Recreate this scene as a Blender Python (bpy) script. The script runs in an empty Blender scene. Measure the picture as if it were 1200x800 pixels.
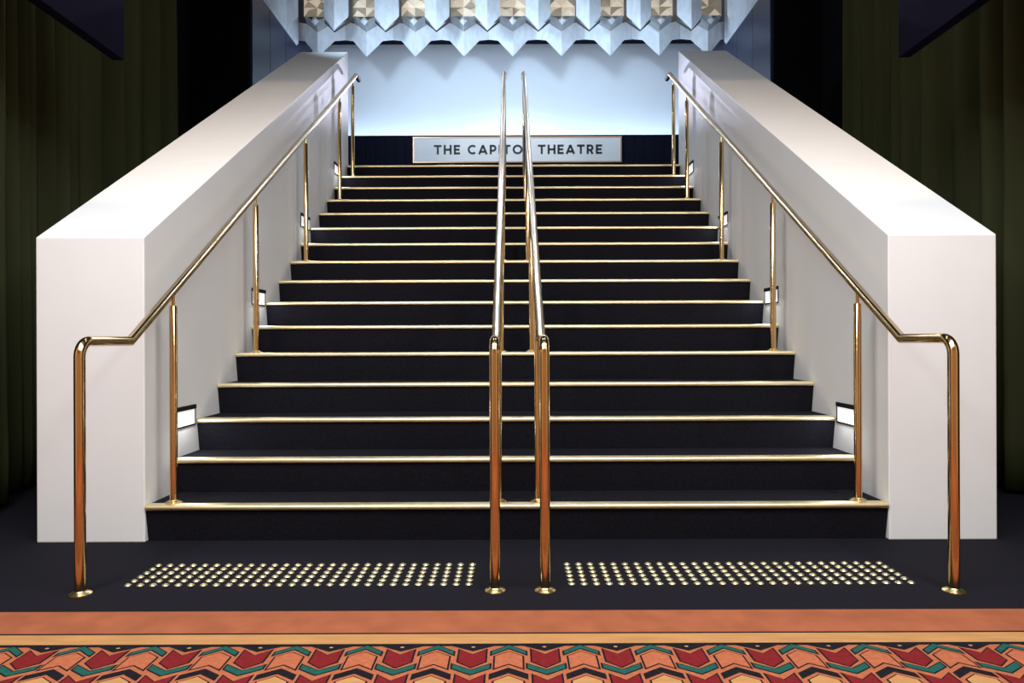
import bpy, bmesh, math, random
from mathutils import Vector, Matrix
random.seed(7)
S = bpy.context.scene
COL = S.collection
PI = math.pi

# ------------------------------------------------------------------ materials
def nmat(name):
    m = bpy.data.materials.new(name); m.use_nodes = True
    nt = m.node_tree; nt.nodes.clear()
    out = nt.nodes.new('ShaderNodeOutputMaterial'); b = nt.nodes.new('ShaderNodeBsdfPrincipled')
    nt.links.new(b.outputs[0], out.inputs[0])
    return m, nt, b

def plain(name, col, rough=0.5, metal=0.0, spec=0.5, noise=0.0, nscale=20, bump=0.0, bscale=200, sheen=0.0, coat=0.0, stretch=None):
    m, nt, b = nmat(name)
    b.inputs['Base Color'].default_value = (*col, 1); b.inputs['Roughness'].default_value = rough
    b.inputs['Metallic'].default_value = metal; b.inputs['Specular IOR Level'].default_value = spec
    b.inputs['Sheen Weight'].default_value = sheen; b.inputs['Coat Weight'].default_value = coat
    tc = nt.nodes.new('ShaderNodeTexCoord')
    src = tc.outputs['Object']
    if stretch:
        mp = nt.nodes.new('ShaderNodeMapping'); mp.inputs['Scale'].default_value = stretch
        nt.links.new(src, mp.inputs[0]); src = mp.outputs[0]
    if noise > 0:
        n = nt.nodes.new('ShaderNodeTexNoise'); n.inputs['Scale'].default_value = nscale; n.inputs['Detail'].default_value = 5
        nt.links.new(src, n.inputs['Vector'])
        r = nt.nodes.new('ShaderNodeValToRGB')
        r.color_ramp.elements[0].position = 0.3; r.color_ramp.elements[1].position = 0.7
        r.color_ramp.elements[0].color = (*[c * (1 - noise) for c in col], 1)
        r.color_ramp.elements[1].color = (*[min(1, c * (1 + noise)) for c in col], 1)
        nt.links.new(n.outputs['Fac'], r.inputs[0]); nt.links.new(r.outputs[0], b.inputs['Base Color'])
    if bump > 0:
        n2 = nt.nodes.new('ShaderNodeTexNoise'); n2.inputs['Scale'].default_value = bscale; n2.inputs['Detail'].default_value = 3
        nt.links.new(src, n2.inputs['Vector'])
        bp = nt.nodes.new('ShaderNodeBump'); bp.inputs['Strength'].default_value = bump; bp.inputs['Distance'].default_value = 0.004
        nt.links.new(n2.outputs['Fac'], bp.inputs['Height']); nt.links.new(bp.outputs[0], b.inputs['Normal'])
    return m

def emit(name, col, strength, base=(0.8, 0.8, 0.8)):
    m, nt, b = nmat(name)
    b.inputs['Base Color'].default_value = (*base, 1); b.inputs['Roughness'].default_value = 0.4
    b.inputs['Emission Color'].default_value = (*col, 1); b.inputs['Emission Strength'].default_value = strength
    return m

M = {}
M['paint'] = plain('white paint', (0.79, 0.795, 0.79), 0.6, noise=0.015, nscale=3, bump=0.03, bscale=120)
M['carpet'] = plain('charcoal carpet', (0.0108, 0.0100, 0.0145), 0.95, spec=0.1, noise=0.45, nscale=160, bump=0.6, bscale=500, sheen=0.0)
M['stair_carpet'] = plain('navy black stair carpet', (0.0095, 0.0092, 0.0135), 0.95, spec=0.1, noise=0.45, nscale=120, bump=0.6, bscale=500)
M['orange'] = plain('burnt orange carpet', (0.345, 0.105, 0.048), 0.95, spec=0.1, noise=0.14, nscale=9, bump=0.4, bscale=500)
M['tan'] = plain('tan carpet', (0.47, 0.235, 0.088), 0.95, spec=0.1, noise=0.12, nscale=40, bump=0.4, bscale=500, stretch=(0.15, 1, 1))
M['salmon'] = plain('salmon carpet', (0.40, 0.118, 0.052), 0.95, spec=0.1, noise=0.15, nscale=60, bump=0.4, bscale=500)
M['salmon_light'] = plain('light salmon carpet', (0.42, 0.122, 0.056), 0.95, spec=0.1, noise=0.15, nscale=60, bump=0.4, bscale=500)
M['red'] = plain('crimson carpet', (0.18, 0.013, 0.015), 0.95, spec=0.1, noise=0.15, nscale=60, bump=0.4, bscale=500)
M['teal'] = plain('teal carpet', (0.014, 0.088, 0.070), 0.95, spec=0.1, noise=0.15, nscale=60, bump=0.4, bscale=500)
M['ink'] = plain('black carpet', (0.010, 0.009, 0.013), 0.95, spec=0.1, noise=0.3, nscale=60, bump=0.4, bscale=500)
M['brass'] = plain('polished brass', (0.72, 0.51, 0.26), 0.17, metal=1.0, noise=0.04, nscale=8)
M['brass_satin'] = plain('satin brass', (0.92, 0.80, 0.50), 0.42, metal=1.0, noise=0.05, nscale=15)
M['brass_flange'] = plain('cast brass flange', (0.86, 0.66, 0.32), 0.28, metal=1.0)
M['stud'] = plain('cast brass', (0.88, 0.78, 0.45), 0.36, metal=1.0)
M['black_metal'] = plain('black metal', (0.010, 0.010, 0.012), 0.7, spec=0.15)
M['diffuser'] = emit('lit frosted diffuser', (0.93, 0.95, 1.0), 0.7)
M['velvet'] = plain('olive green velvet', (0.052, 0.058, 0.027), 0.95, spec=0.0, sheen=0.0, noise=0.2, nscale=6, stretch=(1, 1, 0.08))
M['black_wall'] = plain('black wall', (0.0035, 0.0035, 0.004), 0.8, spec=0.1)
M['navy_panel'] = plain('navy lacquered panel', (0.035, 0.045, 0.095), 0.28, spec=0.5, noise=0.08, nscale=4)
M['navy_bulk'] = plain('navy plaster', (0.0032, 0.0028, 0.0095), 0.9, spec=0.03, noise=0.1, nscale=5)
M['dado'] = plain('navy slatted dado', (0.009, 0.010, 0.019), 0.8, spec=0.05)
M['blue_wall'] = plain('pale wall paint', (0.80, 0.82, 0.84), 0.7, noise=0.01, nscale=2)
M['plaster'] = plain('crystal plaster', (0.74, 0.77, 0.80), 0.6, noise=0.10, nscale=14, stretch=(1, 1, 0.5))
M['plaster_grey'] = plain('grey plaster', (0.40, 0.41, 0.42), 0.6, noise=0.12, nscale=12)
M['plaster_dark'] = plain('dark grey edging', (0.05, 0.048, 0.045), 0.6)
M['cream_glass'] = emit('cream cut glass', (1.0, 0.80, 0.58), 0.30, base=(0.80, 0.70, 0.55))
M['brown_glass'] = emit('brown cut glass', (0.75, 0.60, 0.40), 0.10, base=(0.45, 0.38, 0.28))
M['pale_glass'] = plain('pale glass', (0.85, 0.88, 0.92), 0.25, spec=0.6)
M['sign_face'] = plain('pale grey sign panel', (0.86, 0.84, 0.81), 0.5)
M['copper'] = plain('copper edging', (0.55, 0.33, 0.20), 0.35, metal=1.0)
M['letter'] = plain('dark grey lettering', (0.018, 0.02, 0.026), 0.5)
M['lobby'] = plain('warm lobby plaster', (0.60, 0.42, 0.24), 0.8)
M['ceiling'] = plain('ceiling paint', (0.30, 0.29, 0.28), 0.8)

# ------------------------------------------------------------------ helpers
def obj(name, bm, mat, parent=None, loc=(0, 0, 0), smooth=None, bevel=0.0, bseg=2):
    me = bpy.data.meshes.new(name)
    bmesh.ops.recalc_face_normals(bm, faces=bm.faces[:])
    bm.to_mesh(me); bm.free()
    for mm in (mat if isinstance(mat, list) else [mat]): me.materials.append(mm)
    if smooth is not None:
        for p in me.polygons: p.use_smooth = True
        me.set_sharp_from_angle(angle=math.radians(smooth))
    o = bpy.data.objects.new(name, me); COL.objects.link(o)
    o.location = loc
    if parent is not None: o.parent = parent
    if bevel > 0:
        md = o.modifiers.new('edge', 'BEVEL'); md.width = bevel; md.segments = bseg; md.limit_method = 'ANGLE'
    return o

def empty(name, loc=(0, 0, 0)):
    o = bpy.data.objects.new(name, None); COL.objects.link(o); o.location = loc
    o.empty_display_size = 0.1
    return o

def tag(o, label, cat, group=None, kind=None):
    o['label'] = label; o['category'] = cat
    if group: o['group'] = group
    if kind: o['kind'] = kind
    return o

def struct(o, label=None):
    o['kind'] = 'structure'
    if label: o['label'] = label
    return o

def box(bm, x0, x1, y0, y1, z0, z1, mi=0):
    vs = [bm.verts.new((x, y, z)) for z in (z0, z1) for y in (y0, y1) for x in (x0, x1)]
    F = [(0, 1, 3, 2), (4, 6, 7, 5), (0, 4, 5, 1), (2, 3, 7, 6), (0, 2, 6, 4), (1, 5, 7, 3)]
    for f in F:
        fc = bm.faces.new([vs[i] for i in f]); fc.material_index = mi

def prism_x(bm, prof, x0, x1, mi=0):
    """profile of (y, z) points pushed along x"""
    a = [bm.verts.new((x0, y, z)) for y, z in prof]; b = [bm.verts.new((x1, y, z)) for y, z in prof]
    n = len(prof)
    bm.faces.new(a).material_index = mi; bm.faces.new(b[::-1]).material_index = mi
    for i in range(n):
        j = (i + 1) % n
        bm.faces.new((a[i], b[i], b[j], a[j])).material_index = mi

def prism_y(bm, prof, y0, y1, mi=0):
    a = [bm.verts.new((x, y0, z)) for x, z in prof]; b = [bm.verts.new((x, y1, z)) for x, z in prof]
    n = len(prof)
    bm.faces.new(a).material_index = mi; bm.faces.new(b[::-1]).material_index = mi
    for i in range(n):
        j = (i + 1) % n
        bm.faces.new((a[i], b[i], b[j], a[j])).material_index = mi

def sweep(bm, pts, r, seg=20):
    """tube along a polyline, mitred at its corners"""
    P = [Vector(p) for p in pts]
    d = (P[1] - P[0]).normalized()
    u = d.cross(Vector((0.3, 0.9, 0.2)) if abs(d.z) > 0.9 else Vector((1, 0, 0))).normalized(); v = d.cross(u)
    off = [(u * math.cos(2 * PI * k / seg) + v * math.sin(2 * PI * k / seg)) * r for k in range(seg)]
    rings = []
    for i, p in enumerate(P):
        if i == 0: cur = [p + o for o in off]
        elif i == len(P) - 1: cur = [p + o for o in off]
        else:
            d2 = (P[i + 1] - p).normalized(); t = (d + d2).normalized()
            q = [o - d * (o.dot(t) / d.dot(t)) for o in off]
            cur = [p + o for o in q]
            off = [o - d2 * o.dot(d2) for o in q]; off = [o.normalized() * r for o in off]
            d = d2
        rings.append([bm.verts.new(c) for c in cur])
    for a, b in zip(rings, rings[1:]):
        for k in range(seg):
            bm.faces.new((a[k], a[(k + 1) % seg], b[(k + 1) % seg], b[k]))
    bm.faces.new(rings[0]); bm.faces.new(rings[-1][::-1])

def elbow(p, d1, d2, r, n=8):
    """points of an arc that rounds the corner p between unit directions d1 -> d2 (square corner)"""
    p, d1, d2 = Vector(p), Vector(d1), Vector(d2)
    c = p - d1 * r + d2 * r
    return [c - d2 * r * math.cos(a) + d1 * r * math.sin(a) for a in [PI / 2 * k / n for k in range(n + 1)]]

def lathe(bm, prof, seg=28, center=(0, 0, 0)):
    cx, cy, cz = center
    rings = []
    for r, z in prof:
        if r < 1e-6: rings.append([bm.verts.new((cx, cy, cz + z))])
        else: rings.append([bm.verts.new((cx + r * math.cos(2 * PI * k / seg), cy + r * math.sin(2 * PI * k / seg), cz + z)) for k in range(seg)])
    for a, b in zip(rings, rings[1:]):
        for k in range(seg):
            k2 = (k + 1) % seg
            if len(a) == 1: bm.faces.new((a[0], b[k2], b[k]))
            elif len(b) == 1: bm.faces.new((a[k], a[k2], b[0]))
            else: bm.faces.new((a[k], a[k2], b[k2], b[k]))
    for rg in (rings[0], rings[-1]):
        if len(rg) > 1:
            bm.faces.new(rg)

# ------------------------------------------------------------------ dimensions
XC = 0.019            # stair axis
W = 1.81              # half width between parapets
WO = 2.337            # outer face of parapets
N = 16; R = 0.18; T = 0.28; Y1 = 3.404
YS = lambda i: Y1 + T * (i - 1)
ZS = lambda i: R * i
YB = 11.0             # back wall
KX = 3.1              # upper hall half width
YP = 8.38             # front edge of the upper hall's side walls

# ------------------------------------------------------------------ setting
bm = bmesh.new(); box(bm, -3.7, 3.7, 2.535, 8.6, -0.05, 0.0)
struct(obj('floor', bm, M['carpet']), 'charcoal carpeted lobby floor')

bm = bmesh.new(); box(bm, -KX - 0.3, KX + 0.3, YB, YB + 0.1, 2.0, 6.6)
struct(obj('wall_back', bm, M['blue_wall']), 'pale blue lit wall behind the top landing')

def upper_wall(sg, name):
    bm = bmesh.new()
    y = YP; widths = [0.62] * 5
    for w in widths:
        a, b = y, min(y + w - 0.012, YB)
        if b > a: box(bm, min(sg * KX, sg * (KX + 0.03)), max(sg * KX, sg * (KX + 0.03)), a, b, 2.7, 5.235)
        y += w
    box(bm, min(sg * (KX + 0.03), sg * (KX + 0.15)), max(sg * (KX + 0.03), sg * (KX + 0.15)), YP, YB, 2.0, 6.6)
    return struct(obj(name, bm, M['navy_panel']), 'navy panelled side wall of the upper hall')
upper_wall(-1, 'wall_left'); upper_wall(1, 'wall_right')
for sg, side in ((-1, 'left'), (1, 'right')):
    x0, x1 = sorted((sg * (KX + 0.03), sg * 3.8))
    bm = bmesh.new(); box(bm, x0, x1, YP - 0.05, YP, 0, 6.6)
    struct(obj('wall_far_' + side, bm, M['black_wall']), 'black wall closing the lobby beside the stairs')
    x0, x1 = sorted((sg * 3.7, sg * 3.8))
    bm = bmesh.new(); box(bm, x0, x1, 1.3, YP - 0.05, 0, 6.6); box(bm, x0, x1, -5, 1.3, 0, 4.4, 1)
    struct(obj('wall_lobby_' + side, bm, [M['black_wall'], M['lobby']]), 'black lobby wall behind the curtains')
    # bulkhead over the curtains
    x0, x1 = sorted((sg * 2.40, sg * 2.47))
    bm = bmesh.new(); box(bm, x0, x1, 1.2, 4.34, 2.72, 4.39)
    struct(obj('trim_1' if sg < 0 else 'trim_2', bm, M['navy_bulk'], bevel=0.004), 'navy bulkhead above the curtains')
    # pale cornice strip along the top of the panelled wall
    x0, x1 = sorted((sg * (KX - 0.05), sg * (KX + 0.03)))
    bm = bmesh.new(); prism_y(bm, [(sg * (KX + 0.03), 5.235), (sg * KX, 5.235), (sg * (KX - 0.025), 5.27), (sg * (KX - 0.025), 6.4), (sg * (KX + 0.03), 6.4)], YP, 10.1)
    struct(obj('trim_3' if sg < 0 else 'trim_4', bm, M['plaster']), 'pale plaster cornice under the crystal ceiling')
bm = bmesh.new(); box(bm, -3.8, 3.8, -5.1, -5.0, 0, 4.4)
struct(obj('wall_front', bm, M['lobby']), 'lobby wall opposite the stairs')
bm = bmesh.new(); box(bm, -3.8, 3.8, -5.0, 2.6, 4.4, 4.5); box(bm, -3.8, 3.8, 2.6, YB + 0.1, 6.6, 6.7, 1); box(bm, -3.8, 3.8, 2.6, 2.7, 4.4, 6.6, 1)
struct(obj('ceiling', bm, [M['ceiling'], M['black_wall']]), 'lobby ceiling')

# ------------------------------------------------------------------ fitted border carpet
carpet = empty('border_carpet', (0, 2.2, 0))
tag(carpet, 'fitted lobby carpet with orange and tan bands and a multicoloured chevron pattern', 'carpet')
def strip(name, y0, y1, mat, z=0.0):
    bm = bmesh.new(); box(bm, -3.7, 3.7, y0 - 2.2, y1 - 2.2, -0.05, z)
    return obj(name, bm, mat, carpet)
strip('orange_band', 2.345, 2.535, M['orange'])
strip('dark_line', 2.334, 2.345, M['ink'])
strip('tan_band', 2.258, 2.334, M['tan'])
YT = 2.258
PER = 0.2265; ROW = 0.167
bm = bmesh.new()
box(bm, -3.7, 3.7, -5.0 - 2.2, YT - 2.2, -0.05, 0.0, 0)
MATS = [M['salmon'], M['ink'], M['red'], M['teal'], M['salmon_light'], M['tan']]
def chev(cx, ytop, hw, thick, dep, mi, z, grow=0.0, sgn=1):
    """a chevron band: sgn=+1 points away from the stairs (V), -1 towards them; ytop is the far edge at the centre line"""
    xs = (-hw - grow, 0, hw + grow)
    d = sgn * dep
    dy = grow * 0.9
    far = [ytop + d * abs(x) / hw + dy for x in xs]; near = [ytop - thick + d * abs(x) / hw - dy for x in xs]
    f = [Vector((x + cx, y - 2.2, z)) for x, y in zip(xs, far)]; n = [Vector((x + cx, y - 2.2, z)) for x, y in zip(xs, near)]
    for i in range(2):
        vs = [bm.verts.new(p) for p in (n[i], n[i + 1], f[i + 1], f[i])]
        bm.faces.new(vs).material_index = mi
def outlined(cx, ytop, hw, thick, dep, mi, sgn):
    chev(cx, ytop, hw, thick, dep, 1, 0.0006, 0.0058, sgn)
    chev(cx, ytop, hw, thick, dep, mi, 0.0012, 0.0, sgn)
vs = [bm.verts.new(p) for p in ((-3.7, YT - 2.2 - 0.018, 0.0008), (3.7, YT - 2.2 - 0.018, 0.0008), (3.7, YT - 2.2, 0.0008), (-3.7, YT - 2.2, 0.0008))]
bm.faces.new(vs).material_index = 1
for k in range(-15, 16):
    ca = -0.128 + k * PER
    cb = ca + PER / 2
    # black triangle beneath the border line with a tan dot
    for tri, mi, z in ((((-0.074, 0), (0.074, 0), (0, -0.042)), 1, 0.0009),):
        vs = [bm.verts.new((ca + x, YT - 2.2 - 0.014 + y, z)) for x, y in tri]
        bm.faces.new(vs).material_index = mi
    vs = [bm.verts.new((ca + 0.007 * math.cos(a * PI / 3), YT - 2.2 - 0.027 + 0.005 * math.sin(a * PI / 3), 0.0014)) for a in range(6)]
    bm.faces.new(vs).material_index = 5
    for r in range(0, 9):
        y0 = 2.176 - r * ROW
        outlined(ca, y0, 0.041, 0.083, 0.036, 2, 1)
        outlined(ca, y0 - 0.100, 0.056, 0.027, 0.038, 3, 1)
        if r % 2 == 0:
            outlined(cb, y0 + 0.068, 0.053, 0.023, 0.042, 3, -1)
            outlined(cb, y0 + 0.022, 0.042, 0.082, 0.030, 4, -1)
        else:
            chev(cb, y0 + 0.082, 0.058, 0.034, 0.040, 1, 0.0012, 0.0, -1)
            outlined(cb, y0 + 0.030, 0.042, 0.082, 0.030, 5, -1)
o = obj('chevron_field', bm, MATS, carpet)

# ------------------------------------------------------------------ staircase
stairs = empty('staircase', (XC, Y1, 0))
tag(stairs, 'wide straight staircase in black carpet with brass nosings between white parapets', 'staircase')
xl, xr = -W, W
for i in range(1, N + 1):
    bm = bmesh.new()
    y, z = YS(i) - Y1, ZS(i)
    yb = y + T + 0.03 if i < N else YB - 0.02 - Y1
    zb = z - R
    prism_x(bm, [(y, z - 0.001), (y + 0.004, z - 0.03), (y + 0.03, zb), (yb, zb), (yb, z - 0.001)], xl + 0.002, xr - 0.002)
    st = obj('step' if i < N else 'landing', bm, M['stair_carpet'], stairs)
    bm = bmesh.new()
    prism_x(bm, [(y + 0.045, z + 0.002), (y + 0.004, z + 0.002), (y - 0.004, z - 0.001), (y - 0.0085, z - 0.007), (y - 0.0085, z - 0.020), (y - 0.004, z - 0.024), (y + 0.004, z - 0.024), (y + 0.004, z - 0.0005), (y + 0.045, z - 0.0005)], xl + 0.004, xr - 0.004)
    obj('nosing', bm, M['brass_satin'], st, smooth=50)

# ------------------------------------------------------------------ parapets
ZF, SL, YE = 1.486, 0.622, 7.67
for sg in (-1, 1):
    x0, x1 = sorted((sg * W, sg * WO))
    bm = bmesh.new()
    prism_x(bm, [(Y1, 0), (Y1, ZF), (YE, ZF + SL * (YE - Y1)), (YE, 0)], x0 + XC, x1 + XC)
    o = obj('parapet', bm, M['paint'], bevel=0.006)
    tag(o, ('white sloping parapet wall along the left edge of the staircase' if sg < 0 else 'white sloping parapet wall along the right edge of the staircase'), 'parapet')

# ------------------------------------------------------------------ handrails
RS = 0.639
YK = 3.07
def flange(parent, x, y, z):
    bm = bmesh.new(); lathe(bm, [(0.0205, 0), (0.041, 0), (0.041, 0.004), (0.034, 0.008), (0.024, 0.011), (0.0205, 0.016)], center=(x, y, z))
    return obj('base_flange', bm, M['brass_flange'], parent, smooth=40)

def handrail(xf, xe, yf, yend, label, steps, rr=0.0205):
    """xf: x at the front, xe: x at the far end"""
    root = empty('handrail', (xf, yf, 0)); tag(root, label, 'handrail', 'brass stair handrails')
    X = lambda y: xf + (xe - xf) * (y - yf) / (yend - yf) - xf
    h = 0.98
    pts = [(0, 0, 0.004)] + [tuple(p) for p in elbow((0, 0, h), (0, 0, 1), (0, 1, 0), 0.062)]
    pts += [(X(YK), YK - yf, h), (X(yend), yend - yf, h + RS * (yend - YK)), (X(yend), yend - yf + 0.13, h + RS * (yend - YK))]
    bm = bmesh.new(); sweep(bm, pts, rr, 24)
    rail = obj('rail', bm, M['brass'], root, smooth=35)
    bm = bmesh.new(); ye = yend - yf + 0.13; ze = h + RS * (yend - YK)
    sweep(bm, [(X(yend), ye, ze), (X(yend), ye + 0.02, ze)], rr + 0.004, 24)
    sweep(bm, [(X(yend), ye - 0.105, ze), (X(yend), ye, ze)], rr + 0.0045, 24)  # black sleeve stands in for the dark reflection on the brass end
    obj('dark_end', bm, M['black_metal'], root, smooth=35)
    flange(root, 0, 0, 0.0)
    for i, dy in steps:
        y = YS(i) + dy; x = X(y); z0 = ZS(i)
        zr = h + RS * (y - YK)                       # rail centre above this post
        ztop = zr - 0.075
        bm = bmesh.new()
        lathe(bm, [(0.0185, 0.001), (0.0185, ztop - z0 - 0.006), (0.015, ztop - z0), (0.006, ztop - z0)], center=(x, y - yf, z0))
        p = obj('post', bm, M['brass'], root, smooth=40)
        bm = bmesh.new(); lathe(bm, [(0.0085, ztop - z0 - 0.004), (0.0085, zr - z0 - 0.008)], seg=16, center=(x, y - yf, z0))
        obj('spigot', bm, M['brass'], p, smooth=40)
        flange(p, x, y - yf, z0)
    return root
side_steps = [(i, .056) for i in (1, 5, 9, 13, 15)]
handrail(-1.692 + 0.015, -1.692 + 0.015, 2.71, 7.54, 'brass pipe handrail beside the left white parapet', side_steps)
handrail(1.692 + 0.015, 1.692 + 0.015, 2.71, 7.54, 'brass pipe handrail beside the right white parapet', side_steps)
mid_steps = side_steps
handrail(0.027 - 0.0975, 0.027 - 0.105, 2.733, 7.60, 'left of the two brass handrails in the middle of the stairs', mid_steps)
handrail(0.027 + 0.0975, 0.027 + 0.105, 2.733, 7.60, 'right of the two brass handrails in the middle of the stairs', mid_steps)

# ------------------------------------------------------------------ step lights set in the parapets
def step_light(sg, k):
    yc = 3.814 + 1.12 * k; zc = 0.566 + 0.72 * k
    xw = sg * W + XC
    root = empty('step_light', (xw, yc, zc))
    where = ['lowest', 'second lowest', 'second highest', 'highest'][k]
    side = 'left' if sg < 0 else 'right'
    tag(root, f'{where} black framed white step light in the {side} parapet', 'step light', 'step lights in the parapets')
    hw, hh, d = 0.130, 0.058, 0.005
    def yz(bm, y0, y1, z0, z1, x0, x1):
        a, b = sorted((-sg * x0, -sg * x1)); box(bm, a, b, y0, y1, z0, z1)
    bm = bmesh.new()
    yz(bm, -hw, hw, hh - 0.024, hh, 0.0, d + 0.004)          # hooded top edge
    yz(bm, -hw, hw, -hh, -hh + 0.009, 0.0, d)
    yz(bm, -hw, -hw + 0.009, -hh + 0.009, hh - 0.026, 0.0, d)
    yz(bm, hw - 0.009, hw, -hh + 0.009, hh - 0.026, 0.0, d)
    obj('frame', bm, M['black_metal'], root)
    bm = bmesh.new(); yz(bm, -hw + 0.0095, hw - 0.0095, -hh + 0.0095, hh - 0.0245, 0.0005, 0.003)
    obj('diffuser', bm, M['diffuser'], root)
for sg in (-1, 1):
    for k in range(4): step_light(sg, k)

# ------------------------------------------------------------------ tactile studs
def stud_bm(bm, c=(0, 0, 0)):
    lathe(bm, [(0.0145, 0.0), (0.0140, 0.0012), (0.0065, 0.0060), (0.004, 0.0068), (0, 0.0068)], seg=16, center=c)
bm = bmesh.new(); stud_bm(bm)
stud0 = obj('tactile_stud', bm, M['stud'], smooth=35)
first = True
rest = bmesh.new()
for blk, (xa, xb) in enumerate(((-1.548, -0.178), (0.234, 1.598))):
    lab = ('small round brass tactile stud in the grid between left front post and middle posts' if blk == 0
           else 'small round brass tactile stud in the grid between middle posts and right front post')
    grp = 'tactile studs of the left grid' if blk == 0 else 'tactile studs of the right grid'
    for r in range(6):
        for c in range(28):
            x = xa + (xb - xa) * c / 27; y = 2.81 + 0.049 * r
            inner = c if blk == 1 else 27 - c
            if r == 5 and inner >= 10:
                stud_bm(rest, (x, y, 0)); continue
            if first: o = stud0; first = False
            else: o = stud0.copy(); COL.objects.link(o)
            o.location = (x, y, 0)
            tag(o, lab, 'tactile stud', grp)
o = obj('tactile_studs_far_row', rest, M['stud'], smooth=35)
tag(o, 'outer brass studs of the row nearest the first step in both grids', 'tactile studs', kind='stuff')

# ------------------------------------------------------------------ low wall with the sign
YD = 10.55
dz = lambda py: 0.98 + (398 - py) * YD / 820
dx = lambda px: (px - 600.5) * YD / 820
ZD = dz(160)
bm = bmesh.new()
box(bm, -KX, KX, YD + 0.02, YD + 0.14, 2.88, ZD - 0.004)
xx = -KX
while xx < KX - 0.05:                                     # vertical boards with fine joints
    box(bm, xx, xx + 0.145, YD, YD + 0.02, 2.88, ZD - 0.004); xx += 0.15
box(bm, -KX, KX, YD - 0.006, YD + 0.15, ZD - 0.004, ZD + 0.02)
o = obj('low_wall', bm, M['dado'])
tag(o, 'navy boarded low wall across the top landing under the pale wall', 'low wall')

sx0, sx1, sz0, sz1 = dx(485), dx(729), dz(191), dz(160.6)
sign = empty('sign', ((sx0 + sx1) / 2, YD, sz0)); ox, oz = (sx0 + sx1) / 2, sz0
tag(sign, 'pale grey theatre name sign in a thin copper frame on the navy low wall', 'sign')
bm = bmesh.new(); e = 0.018
box(bm, sx0 + e - ox, sx1 - e - ox, -0.026, 0, e, sz1 - oz - e)
obj('panel', bm, M['sign_face'], sign)
bm = bmesh.new()
box(bm, sx0 - ox, sx1 - ox, -0.032, 0, 0, e); box(bm, sx0 - ox, sx1 - ox, -0.032, 0, sz1 - oz - e, sz1 - oz)
box(bm, sx0 - ox, sx0 - ox + e, -0.032, 0, e, sz1 - oz - e); box(bm, sx1 - ox - e, sx1 - ox, -0.032, 0, e, sz1 - oz - e)
obj('frame', bm, M['copper'], sign)

H = 1.0; SW = 0.215
def stroke(bm, pts, cx, s, z0, closed=False):
    """flat-ended thick polyline of one letter, extruded a little"""
    P = [Vector((p[0], p[1])) for p in pts]; n = len(P); L = []; Rr = []
    for i in range(n):
        if closed: a, b = P[i - 1], P[(i + 1) % n]
        else: a, b = P[max(i - 1, 0)], P[min(i + 1, n - 1)]
        if closed or 0 < i < n - 1:
            d1 = (P[i] - a).normalized(); d2 = (b - P[i]).normalized(); t = (d1 + d2).normalized()
            nn = Vector((-t.y, t.x)); k = 1 / max(0.35, nn.dot(Vector((-d1.y, d1.x))))
        else:
            t = (b - a).normalized(); nn = Vector((-t.y, t.x)); k = 1
        L.append(P[i] + nn * SW / 2 * k); Rr.append(P[i] - nn * SW / 2 * k)
    ya, yb = -0.030, -0.025
    def V(p, y): return bm.verts.new((cx + p.x * s, y, z0 + p.y * s))
    fL = [V(p, ya) for p in L]; fR = [V(p, ya) for p in Rr]; bL = [V(p, yb) for p in L]; bR = [V(p, yb) for p in Rr]
    m = n if closed else n - 1
    for i in range(m):
        j = (i + 1) % n
        bm.faces.new((fL[i], fR[i], fR[j], fL[j])); bm.faces.new((fL[i], fL[j], bL[j], bL[i])); bm.faces.new((fR[j], fR[i], bR[i], bR[j]))
    if not closed:
        bm.faces.new((fL[0], bL[0], bR[0], fR[0])); bm.faces.new((fL[-1], fR[-1], bR[-1], bL[-1]))
q = SW / 2
arc = lambda cx, cy, rx, ry, a0, a1, n: [(cx + rx * math.cos(math.radians(a0 + (a1 - a0) * k / n)), cy + ry * math.sin(math.radians(a0 + (a1 - a0) * k / n))) for k in range(n + 1)]
G = {
    'T': (0.82, [[(0, 1 - q), (0.82, 1 - q)], [(0.41, 0), (0.41, 1 - q)]]),
    'H': (0.84, [[(q, 0), (q, 1)], [(0.84 - q, 0), (0.84 - q, 1)], [(q, 0.5), (0.84 - q, 0.5)]]),
    'E': (0.66, [[(q, 0), (q, 1)], [(q, 1 - q), (0.66, 1 - q)], [(q, 0.5), (0.60, 0.5)], [(q, q), (0.66, q)]]),
    'C': (0.90, [arc(0.52, 0.5, 0.52 - q, 0.5 - q + 0.01, 48, 312, 18)]),
    'A': (0.98, [[(0.09, 0), (0.49, 0.96)], [(0.89, 0), (0.49, 0.96)], [(0.22, 0.27), (0.76, 0.27)]]),
    'P': (0.72, [[(q, 0), (q, 1)], [(q, 1 - q), (0.40, 1 - q)] + arc(0.40, 0.64, 0.30 - q + 0.02, 0.36 - q, 90, -90, 10)[1:] + [(q, 0.28 + q)]]),
    'I': (SW, [[(q, 0), (q, 1)]]),
    'O': (1.06, ['ring', arc(0.53, 0.5, 0.53 - q, 0.5 - q + 0.01, 0, 345, 23)]),
    'L': (0.62, [[(q, 0), (q, 1)], [(q, q), (0.62, q)]]),
    'R': (0.76, [[(q, 0), (q, 1)], [(q, 1 - q), (0.40, 1 - q)] + arc(0.40, 0.66, 0.30 - q + 0.02, 0.34 - q, 90, -90, 10)[1:] + [(q, 0.32 + q)], [(0.40, 0.38), (0.64, 0.0)]]),
}
cap = 11.0 * YD / 820
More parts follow.
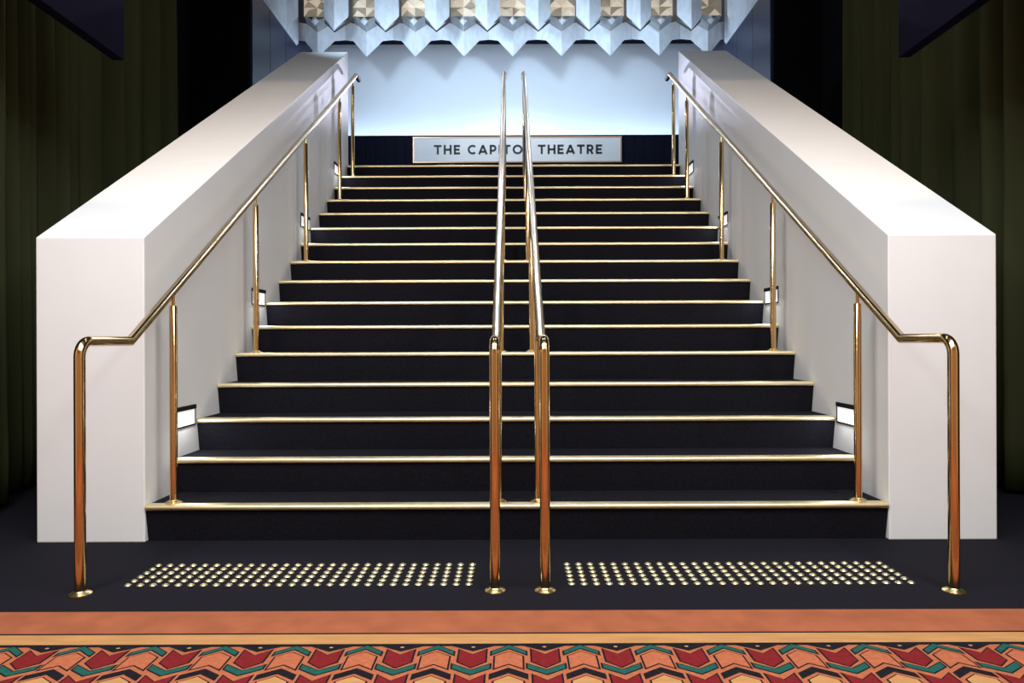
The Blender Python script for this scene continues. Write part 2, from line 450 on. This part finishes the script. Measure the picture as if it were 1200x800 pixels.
def word(txt, px0, px1):
    wsum = sum(G[c][0] for c in txt) * cap; x0, x1 = dx(px0), dx(px1)
    gap = (x1 - x0 - wsum) / (len(txt) - 1)
    bm = bmesh.new(); x = x0 - ox
    for c in txt:
        w, strokes = G[c]; ring = strokes[0] == 'ring'
        for sk in (strokes[1:] if ring else strokes): stroke(bm, sk, x, cap, dz(181.2) - oz, closed=ring)
        x += w * cap + gap
    obj('lettering', bm, M['letter'], sign)
word('THE', 509.5, 540); word('CAPITOL', 549, 622.5); word('THEATRE', 631, 706)

# ------------------------------------------------------------------ crystal ceiling
YA, YBv = 10.0, 9.55
crys = empty('crystal_ceiling', (0, YA, 5.0)); PX = 0.697
tag(crys, 'faceted pale plaster crystal ceiling with cream glass lights over the top landing', 'ceiling ornament')
O = Vector((0, YA, 5.0))
def poly(bm, verts, faces):
    vs = [bm.verts.new(Vector(v) - O) for v in verts]
    for f in faces:
        if isinstance(f, tuple) and isinstance(f[-1], str): bm.faces.new([vs[i] for i in f[:-1]])
        else: bm.faces.new([vs[i] for i in f])
zpx = lambda py, Y: 0.98 + (398 - py) * Y / 820
for k in range(-4, 5):
    x = 0.020 + PX * k
    # hanging crystal: upright front arris, two front facets, two receding side facets, pointed underside
    Ft, Fb = (x, YA, zpx(37, YA)), (x, YA, zpx(66, YA))
    L1t, L1b = (x - 0.19, YA + 0.11, zpx(27.0, YA + 0.11)), (x - 0.215, YA + 0.12, zpx(47.5, YA + 0.12))
    R1t, R1b = (x + 0.19, YA + 0.11, zpx(27.0, YA + 0.11)), (x + 0.215, YA + 0.12, zpx(47.5, YA + 0.12))
    L2t, L2b = (x - PX / 2, YA + 0.20, 5.62), (x - PX / 2, YA + 0.20, zpx(46.5, YA + 0.20))
    R2t, R2b = (x + PX / 2, YA + 0.20, 5.62), (x + PX / 2, YA + 0.20, zpx(46.5, YA + 0.20))
    Bb = (x, YA + 0.34, zpx(46.5, YA + 0.34) + 0.12)
    LBb, RBb = (x - PX / 2, YA + 0.34, zpx(46.5, YA + 0.34) + 0.12), (x + PX / 2, YA + 0.34, zpx(46.5, YA + 0.34) + 0.12)
    bm = bmesh.new()
    poly(bm, [Ft, Fb, L1t, L1b, R1t, R1b, L2t, L2b, R2t, R2b, Bb, LBb, RBb],
         [(0, 2, 3, 1), (0, 1, 5, 4), (2, 6, 7, 3), (4, 5, 9, 8), (1, 3, 10), (1, 10, 5), (3, 7, 11, 10), (5, 10, 12, 9)])
    c = obj('hanging_crystal', bm, M['plaster'], crys)
    # grey soffit facets rising from the crystal towards the row in front
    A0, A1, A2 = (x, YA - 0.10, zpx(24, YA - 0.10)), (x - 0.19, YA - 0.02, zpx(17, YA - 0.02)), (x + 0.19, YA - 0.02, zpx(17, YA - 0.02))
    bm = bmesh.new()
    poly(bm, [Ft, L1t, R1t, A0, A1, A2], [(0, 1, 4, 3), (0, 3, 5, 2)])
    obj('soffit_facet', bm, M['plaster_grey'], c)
    # little clear drop in the middle of the soffit
    cz = zpx(24, YA - 0.14); cy = YA - 0.14; s = 0.055
    bm = bmesh.new()
    poly(bm, [(x, cy - 0.05, cz), (x - s, cy, cz), (x + s, cy, cz), (x, cy, cz + s * 1.2), (x, cy, cz - s * 1.2), (x, cy + 0.05, cz)],
         [(0, 1, 3), (0, 3, 2), (0, 2, 4), (0, 4, 1), (5, 3, 1), (5, 2, 3), (5, 4, 2), (5, 1, 4)])
    obj('glass_drop', bm, M['pale_glass'], c)
    # cream cut glass light between the tall crystals: a lattice of shallow pyramids
    bm = bmesh.new(); yl = YA - 0.02; z0 = zpx(19, yl); cw = 0.19 / 1; ch = 0.13
    for a in range(2):
        for b in range(7):
            cx = x - 0.19 + cw * (a + 0.5); czz = z0 + ch * (b + 0.5)
            hx, hz = cw / 2, ch / 2
            poly(bm, [(cx - hx, yl, czz - hz), (cx + hx, yl, czz - hz), (cx + hx, yl, czz + hz), (cx - hx, yl, czz + hz), (cx + random.uniform(-.02, .02), yl - 0.06, czz)],
                 [(0, 1, 4), (1, 2, 4), (2, 3, 4), (3, 0, 4), (3, 2, 1, 0)])
    bm.faces.ensure_lookup_table()
    for f in bm.faces: f.material_index = 1 if random.random() < 0.4 else 0
    obj('cream_light', bm, [M['cream_glass'], M['brown_glass']], crys)
for k in range(-5, 6):
    x = 0.020 + PX * (k + 0.5)
    if abs(x) > 3.2: continue
    edge = abs(x) > KX - 0.35
    # tall crystal of the nearer row
    hw = 0.170
    tip = (x, YBv, zpx(34.5, YBv)); Ft = (x, YBv, 6.55); Fb = (x, YBv, zpx(31, YBv))
    Lb, Rb = (x - hw, YBv + 0.12, zpx(19, YBv + 0.12)), (x + hw, YBv + 0.12, zpx(19, YBv + 0.12))
    Lt, Rt = (x - hw, YBv + 0.12, 6.55), (x + hw, YBv + 0.12, 6.55)
    Bt, Bb = (x, YBv + 0.34, 6.55), (x, YBv + 0.34, zpx(19, YBv + 0.34) + 0.12)
    bm = bmesh.new()
    poly(bm, [tip, Ft, Lb, Rb, Lt, Rt, Bt, Bb], [(0, 2, 4, 1), (0, 1, 5, 3), (2, 7, 6, 4), (3, 5, 6, 7), (0, 7, 2), (0, 3, 7), (1, 4, 6, 5)])
    if edge:
        sgx = 1 if x > 0 else -1
        bmesh.ops.bisect_plane(bm, geom=bm.verts[:] + bm.edges[:] + bm.faces[:], plane_co=(sgx * (KX - 0.02), 0, 0), plane_no=(sgx, 0, 0), clear_outer=True)
    c = obj('tall_crystal', bm, M['plaster'], crys)
    if edge: continue
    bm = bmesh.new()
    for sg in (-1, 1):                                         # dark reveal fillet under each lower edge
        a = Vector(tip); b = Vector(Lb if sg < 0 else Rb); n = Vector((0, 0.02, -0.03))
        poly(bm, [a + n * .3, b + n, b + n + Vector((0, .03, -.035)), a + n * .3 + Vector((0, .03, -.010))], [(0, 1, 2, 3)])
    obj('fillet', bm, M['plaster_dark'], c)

# dark board behind the crystals, coloured like the shade of an open slot
bm = bmesh.new(); box(bm, -KX + 0.01, KX - 0.01, YA + 0.36, YB - 0.01, 5.62, 5.68)
struct(obj('trim_5', bm, M['dado']), 'dark board standing in for the shaded slot behind the crystal ceiling')

# ------------------------------------------------------------------ curtains
def curtain(sg, x0, ya, yb, zb, zt, label, fold=0.23, amp=0.10, seed=1):
    rnd = random.Random(seed)
    n = int((yb - ya) / 0.018); cols = []
    ph = rnd.uniform(0, 6)
    yy = [ya + (yb - ya) * i / n for i in range(n + 1)]
    phase = 0; wave = []
    for i in range(n + 1):
        phase += 2 * PI * 0.018 / (fold * (1 + 0.45 * math.sin(i * 0.043 + ph)))
        wave.append(phase)
    bm = bmesh.new(); zs = [zb + (zt - zb) * j / 14 for j in range(15)]
    grid = []
    for i in range(n + 1):
        col = []
        for j, z in enumerate(zs):
            t = (z - zb) / (zt - zb)
            a = amp * (1.05 - 0.35 * t) * (0.8 + 0.35 * math.sin(wave[i] * 0.31 + ph))
            w = math.sin(wave[i] + 0.25 * math.sin(3 * t + ph)); w = math.copysign(abs(w) ** 0.8, w)
            col.append(bm.verts.new((sg * (x0 + a * w), yy[i] + 0.012 * math.sin(2.3 * t + i * 0.05), z)))
        grid.append(col)
    for i in range(n):
        for j in range(14):
            bm.faces.new((grid[i][j], grid[i + 1][j], grid[i + 1][j + 1], grid[i][j + 1]))
    o = obj('curtain', bm, M['velvet'], smooth=60)
    md = o.modifiers.new('cloth', 'SOLIDIFY'); md.thickness = 0.012; md.offset = 0
    return tag(o, label, 'curtain', 'velvet side curtains')
curtain(-1, 3.03, 3.0, 4.22, 0.03, 3.9, 'olive green velvet curtain at the left edge of the photo, nearer the camera', seed=3)
curtain(-1, 3.28, 4.25, 6.7, 0.03, 4.6, 'dark olive velvet curtain behind the left white parapet', seed=5)
curtain(1, 3.21, 3.0, 6.7, 0.03, 4.6, 'olive green velvet curtain beside and behind the right white parapet', seed=9)

# ------------------------------------------------------------------ light
def area(name, loc, rot, sx, sy, power, col, spread=180):
    l = bpy.data.lights.new(name, 'AREA'); l.shape = 'RECTANGLE'; l.size = sx; l.size_y = sy; l.energy = power; l.color = col
    l.spread = math.radians(spread)
    o = bpy.data.objects.new(name, l); COL.objects.link(o); o.location = loc; o.rotation_euler = rot
    return o
def aim(o, tgt):
    d = Vector(tgt) - o.location; o.rotation_euler = d.to_track_quat('-Z', 'Y').to_euler(); return o
def spot(name, loc, tgt, power, col, ang, blend=0.4, r=0.05):
    l = bpy.data.lights.new(name, 'SPOT'); l.energy = power; l.color = col; l.spot_size = math.radians(ang); l.spot_blend = blend; l.shadow_soft_size = r
    o = bpy.data.objects.new(name, l); COL.objects.link(o); o.location = loc
    return aim(o, tgt)
NEUT = (0.93, 0.965, 1.0); WARM = (1.0, 0.66, 0.40); COOL = (0.59, 0.78, 1.0)
area('lobby_light', (0, 0.3, 4.3), (0, 0, 0), 5.0, 2.6, 365, NEUT)
for x in (-2.0, 2.0):
    area('lobby_downlight', (x, 1.4, 4.3), (math.radians(20), 0, 0), 0.5, 0.5, 45, NEUT)
for sg in (-1, 1):
    spot('parapet_spot', (sg * 1.9, 2.45, 4.35), (sg * 2.07, 5.3, 2.1), 130, WARM, 50, 0.15, 0.06)
area('cove_strip', (0, YD + 0.22, ZD - 0.06), (PI, 0, 0), 6.0, 0.08, 30, COOL)
aim(area('wall_fill', (0, 9.0, 4.95), (0, 0, 0), 5.0, 0.25, 36, COOL), (0, 11.0, 5.0))  # added fill that evens out the back wall, no fixture there
aim(area('crystal_wash', (-2.5, 6.7, 5.0), (0, 0, 0), 0.35, 0.35, 46, COOL, 110), (0.9, 9.8, 5.5))
for x in (-1.3, 1.3):
    area('stair_fill', (x, 4.6, 6.3), (0, 0, 0), 0.5, 0.5, 14, NEUT)  # added fill over the stairs for the inner parapet faces
    spot('cross_fill', (x * 1.6, 0.6, 3.5), (-x * 1.38, 4.9, 1.0), 125, NEUT, 48, 0.8, 0.22)  # added cross light, brightens the opposite parapet's inner face
spot('sign_fill', (0, 8.9, 5.3), (0, YD, 3.7), 46, (0.92, 0.95, 1.0), 60, 0.6, 0.05)  # extra light added only to lift the sign panel
for x in (-0.75, 0.75):
    spot('landing_downlight', (x, 9.1, 5.15), (x * 0.2, 5.6, 1.6), 70, (0.78, 0.83, 1.0), 80, 0.5, 0.025)
    spot('cove_spot', (x * 0.8, YD + 0.2, ZD + 0.06), (x * 0.3, 5.0, 2.9), 900, (0.74, 0.76, 1.0), 60, 0.5, 0.02)
for sg in (-1, 1):
    for k in range(4):
        l = area('step_lamp', (sg * (W - 0.02) + XC, 3.802 + 1.12 * k, 0.555 + 0.72 * k), (0, 0, 0), 0.2, 0.05, 0.9, (0.9, 0.94, 1.0))
        aim(l, (sg * (W - 0.7), 3.80 + 1.12 * k, 0.0 + 0.72 * k))

w = bpy.data.worlds.new('World'); S.world = w; w.use_nodes = True
w.node_tree.nodes['Background'].inputs[0].default_value = (0.9, 0.92, 1.0, 1)
w.node_tree.nodes['Background'].inputs[1].default_value = 0.05

# ------------------------------------------------------------------ camera
cd = bpy.data.cameras.new('camera'); cam = bpy.data.objects.new('camera', cd); COL.objects.link(cam)
cd.sensor_fit = 'HORIZONTAL'; cd.sensor_width = 36; cd.lens = 36 * 820 / 1200
cd.clip_start = 0.05; cd.clip_end = 60
cd.shift_x = -0.5 / 1200; cd.shift_y = -2 / 1200
cam.location = (0, 0, 0.98); cam.rotation_euler = (Matrix.Rotation(PI / 2, 3, 'X') @ Matrix.Rotation(math.radians(-0.2), 3, 'Z')).to_euler()
S.camera = cam
S.view_settings.view_transform = 'Standard'; S.view_settings.look = 'None'
S.view_settings.exposure = 0; S.view_settings.gamma = 1; S.view_settings.use_curve_mapping = False
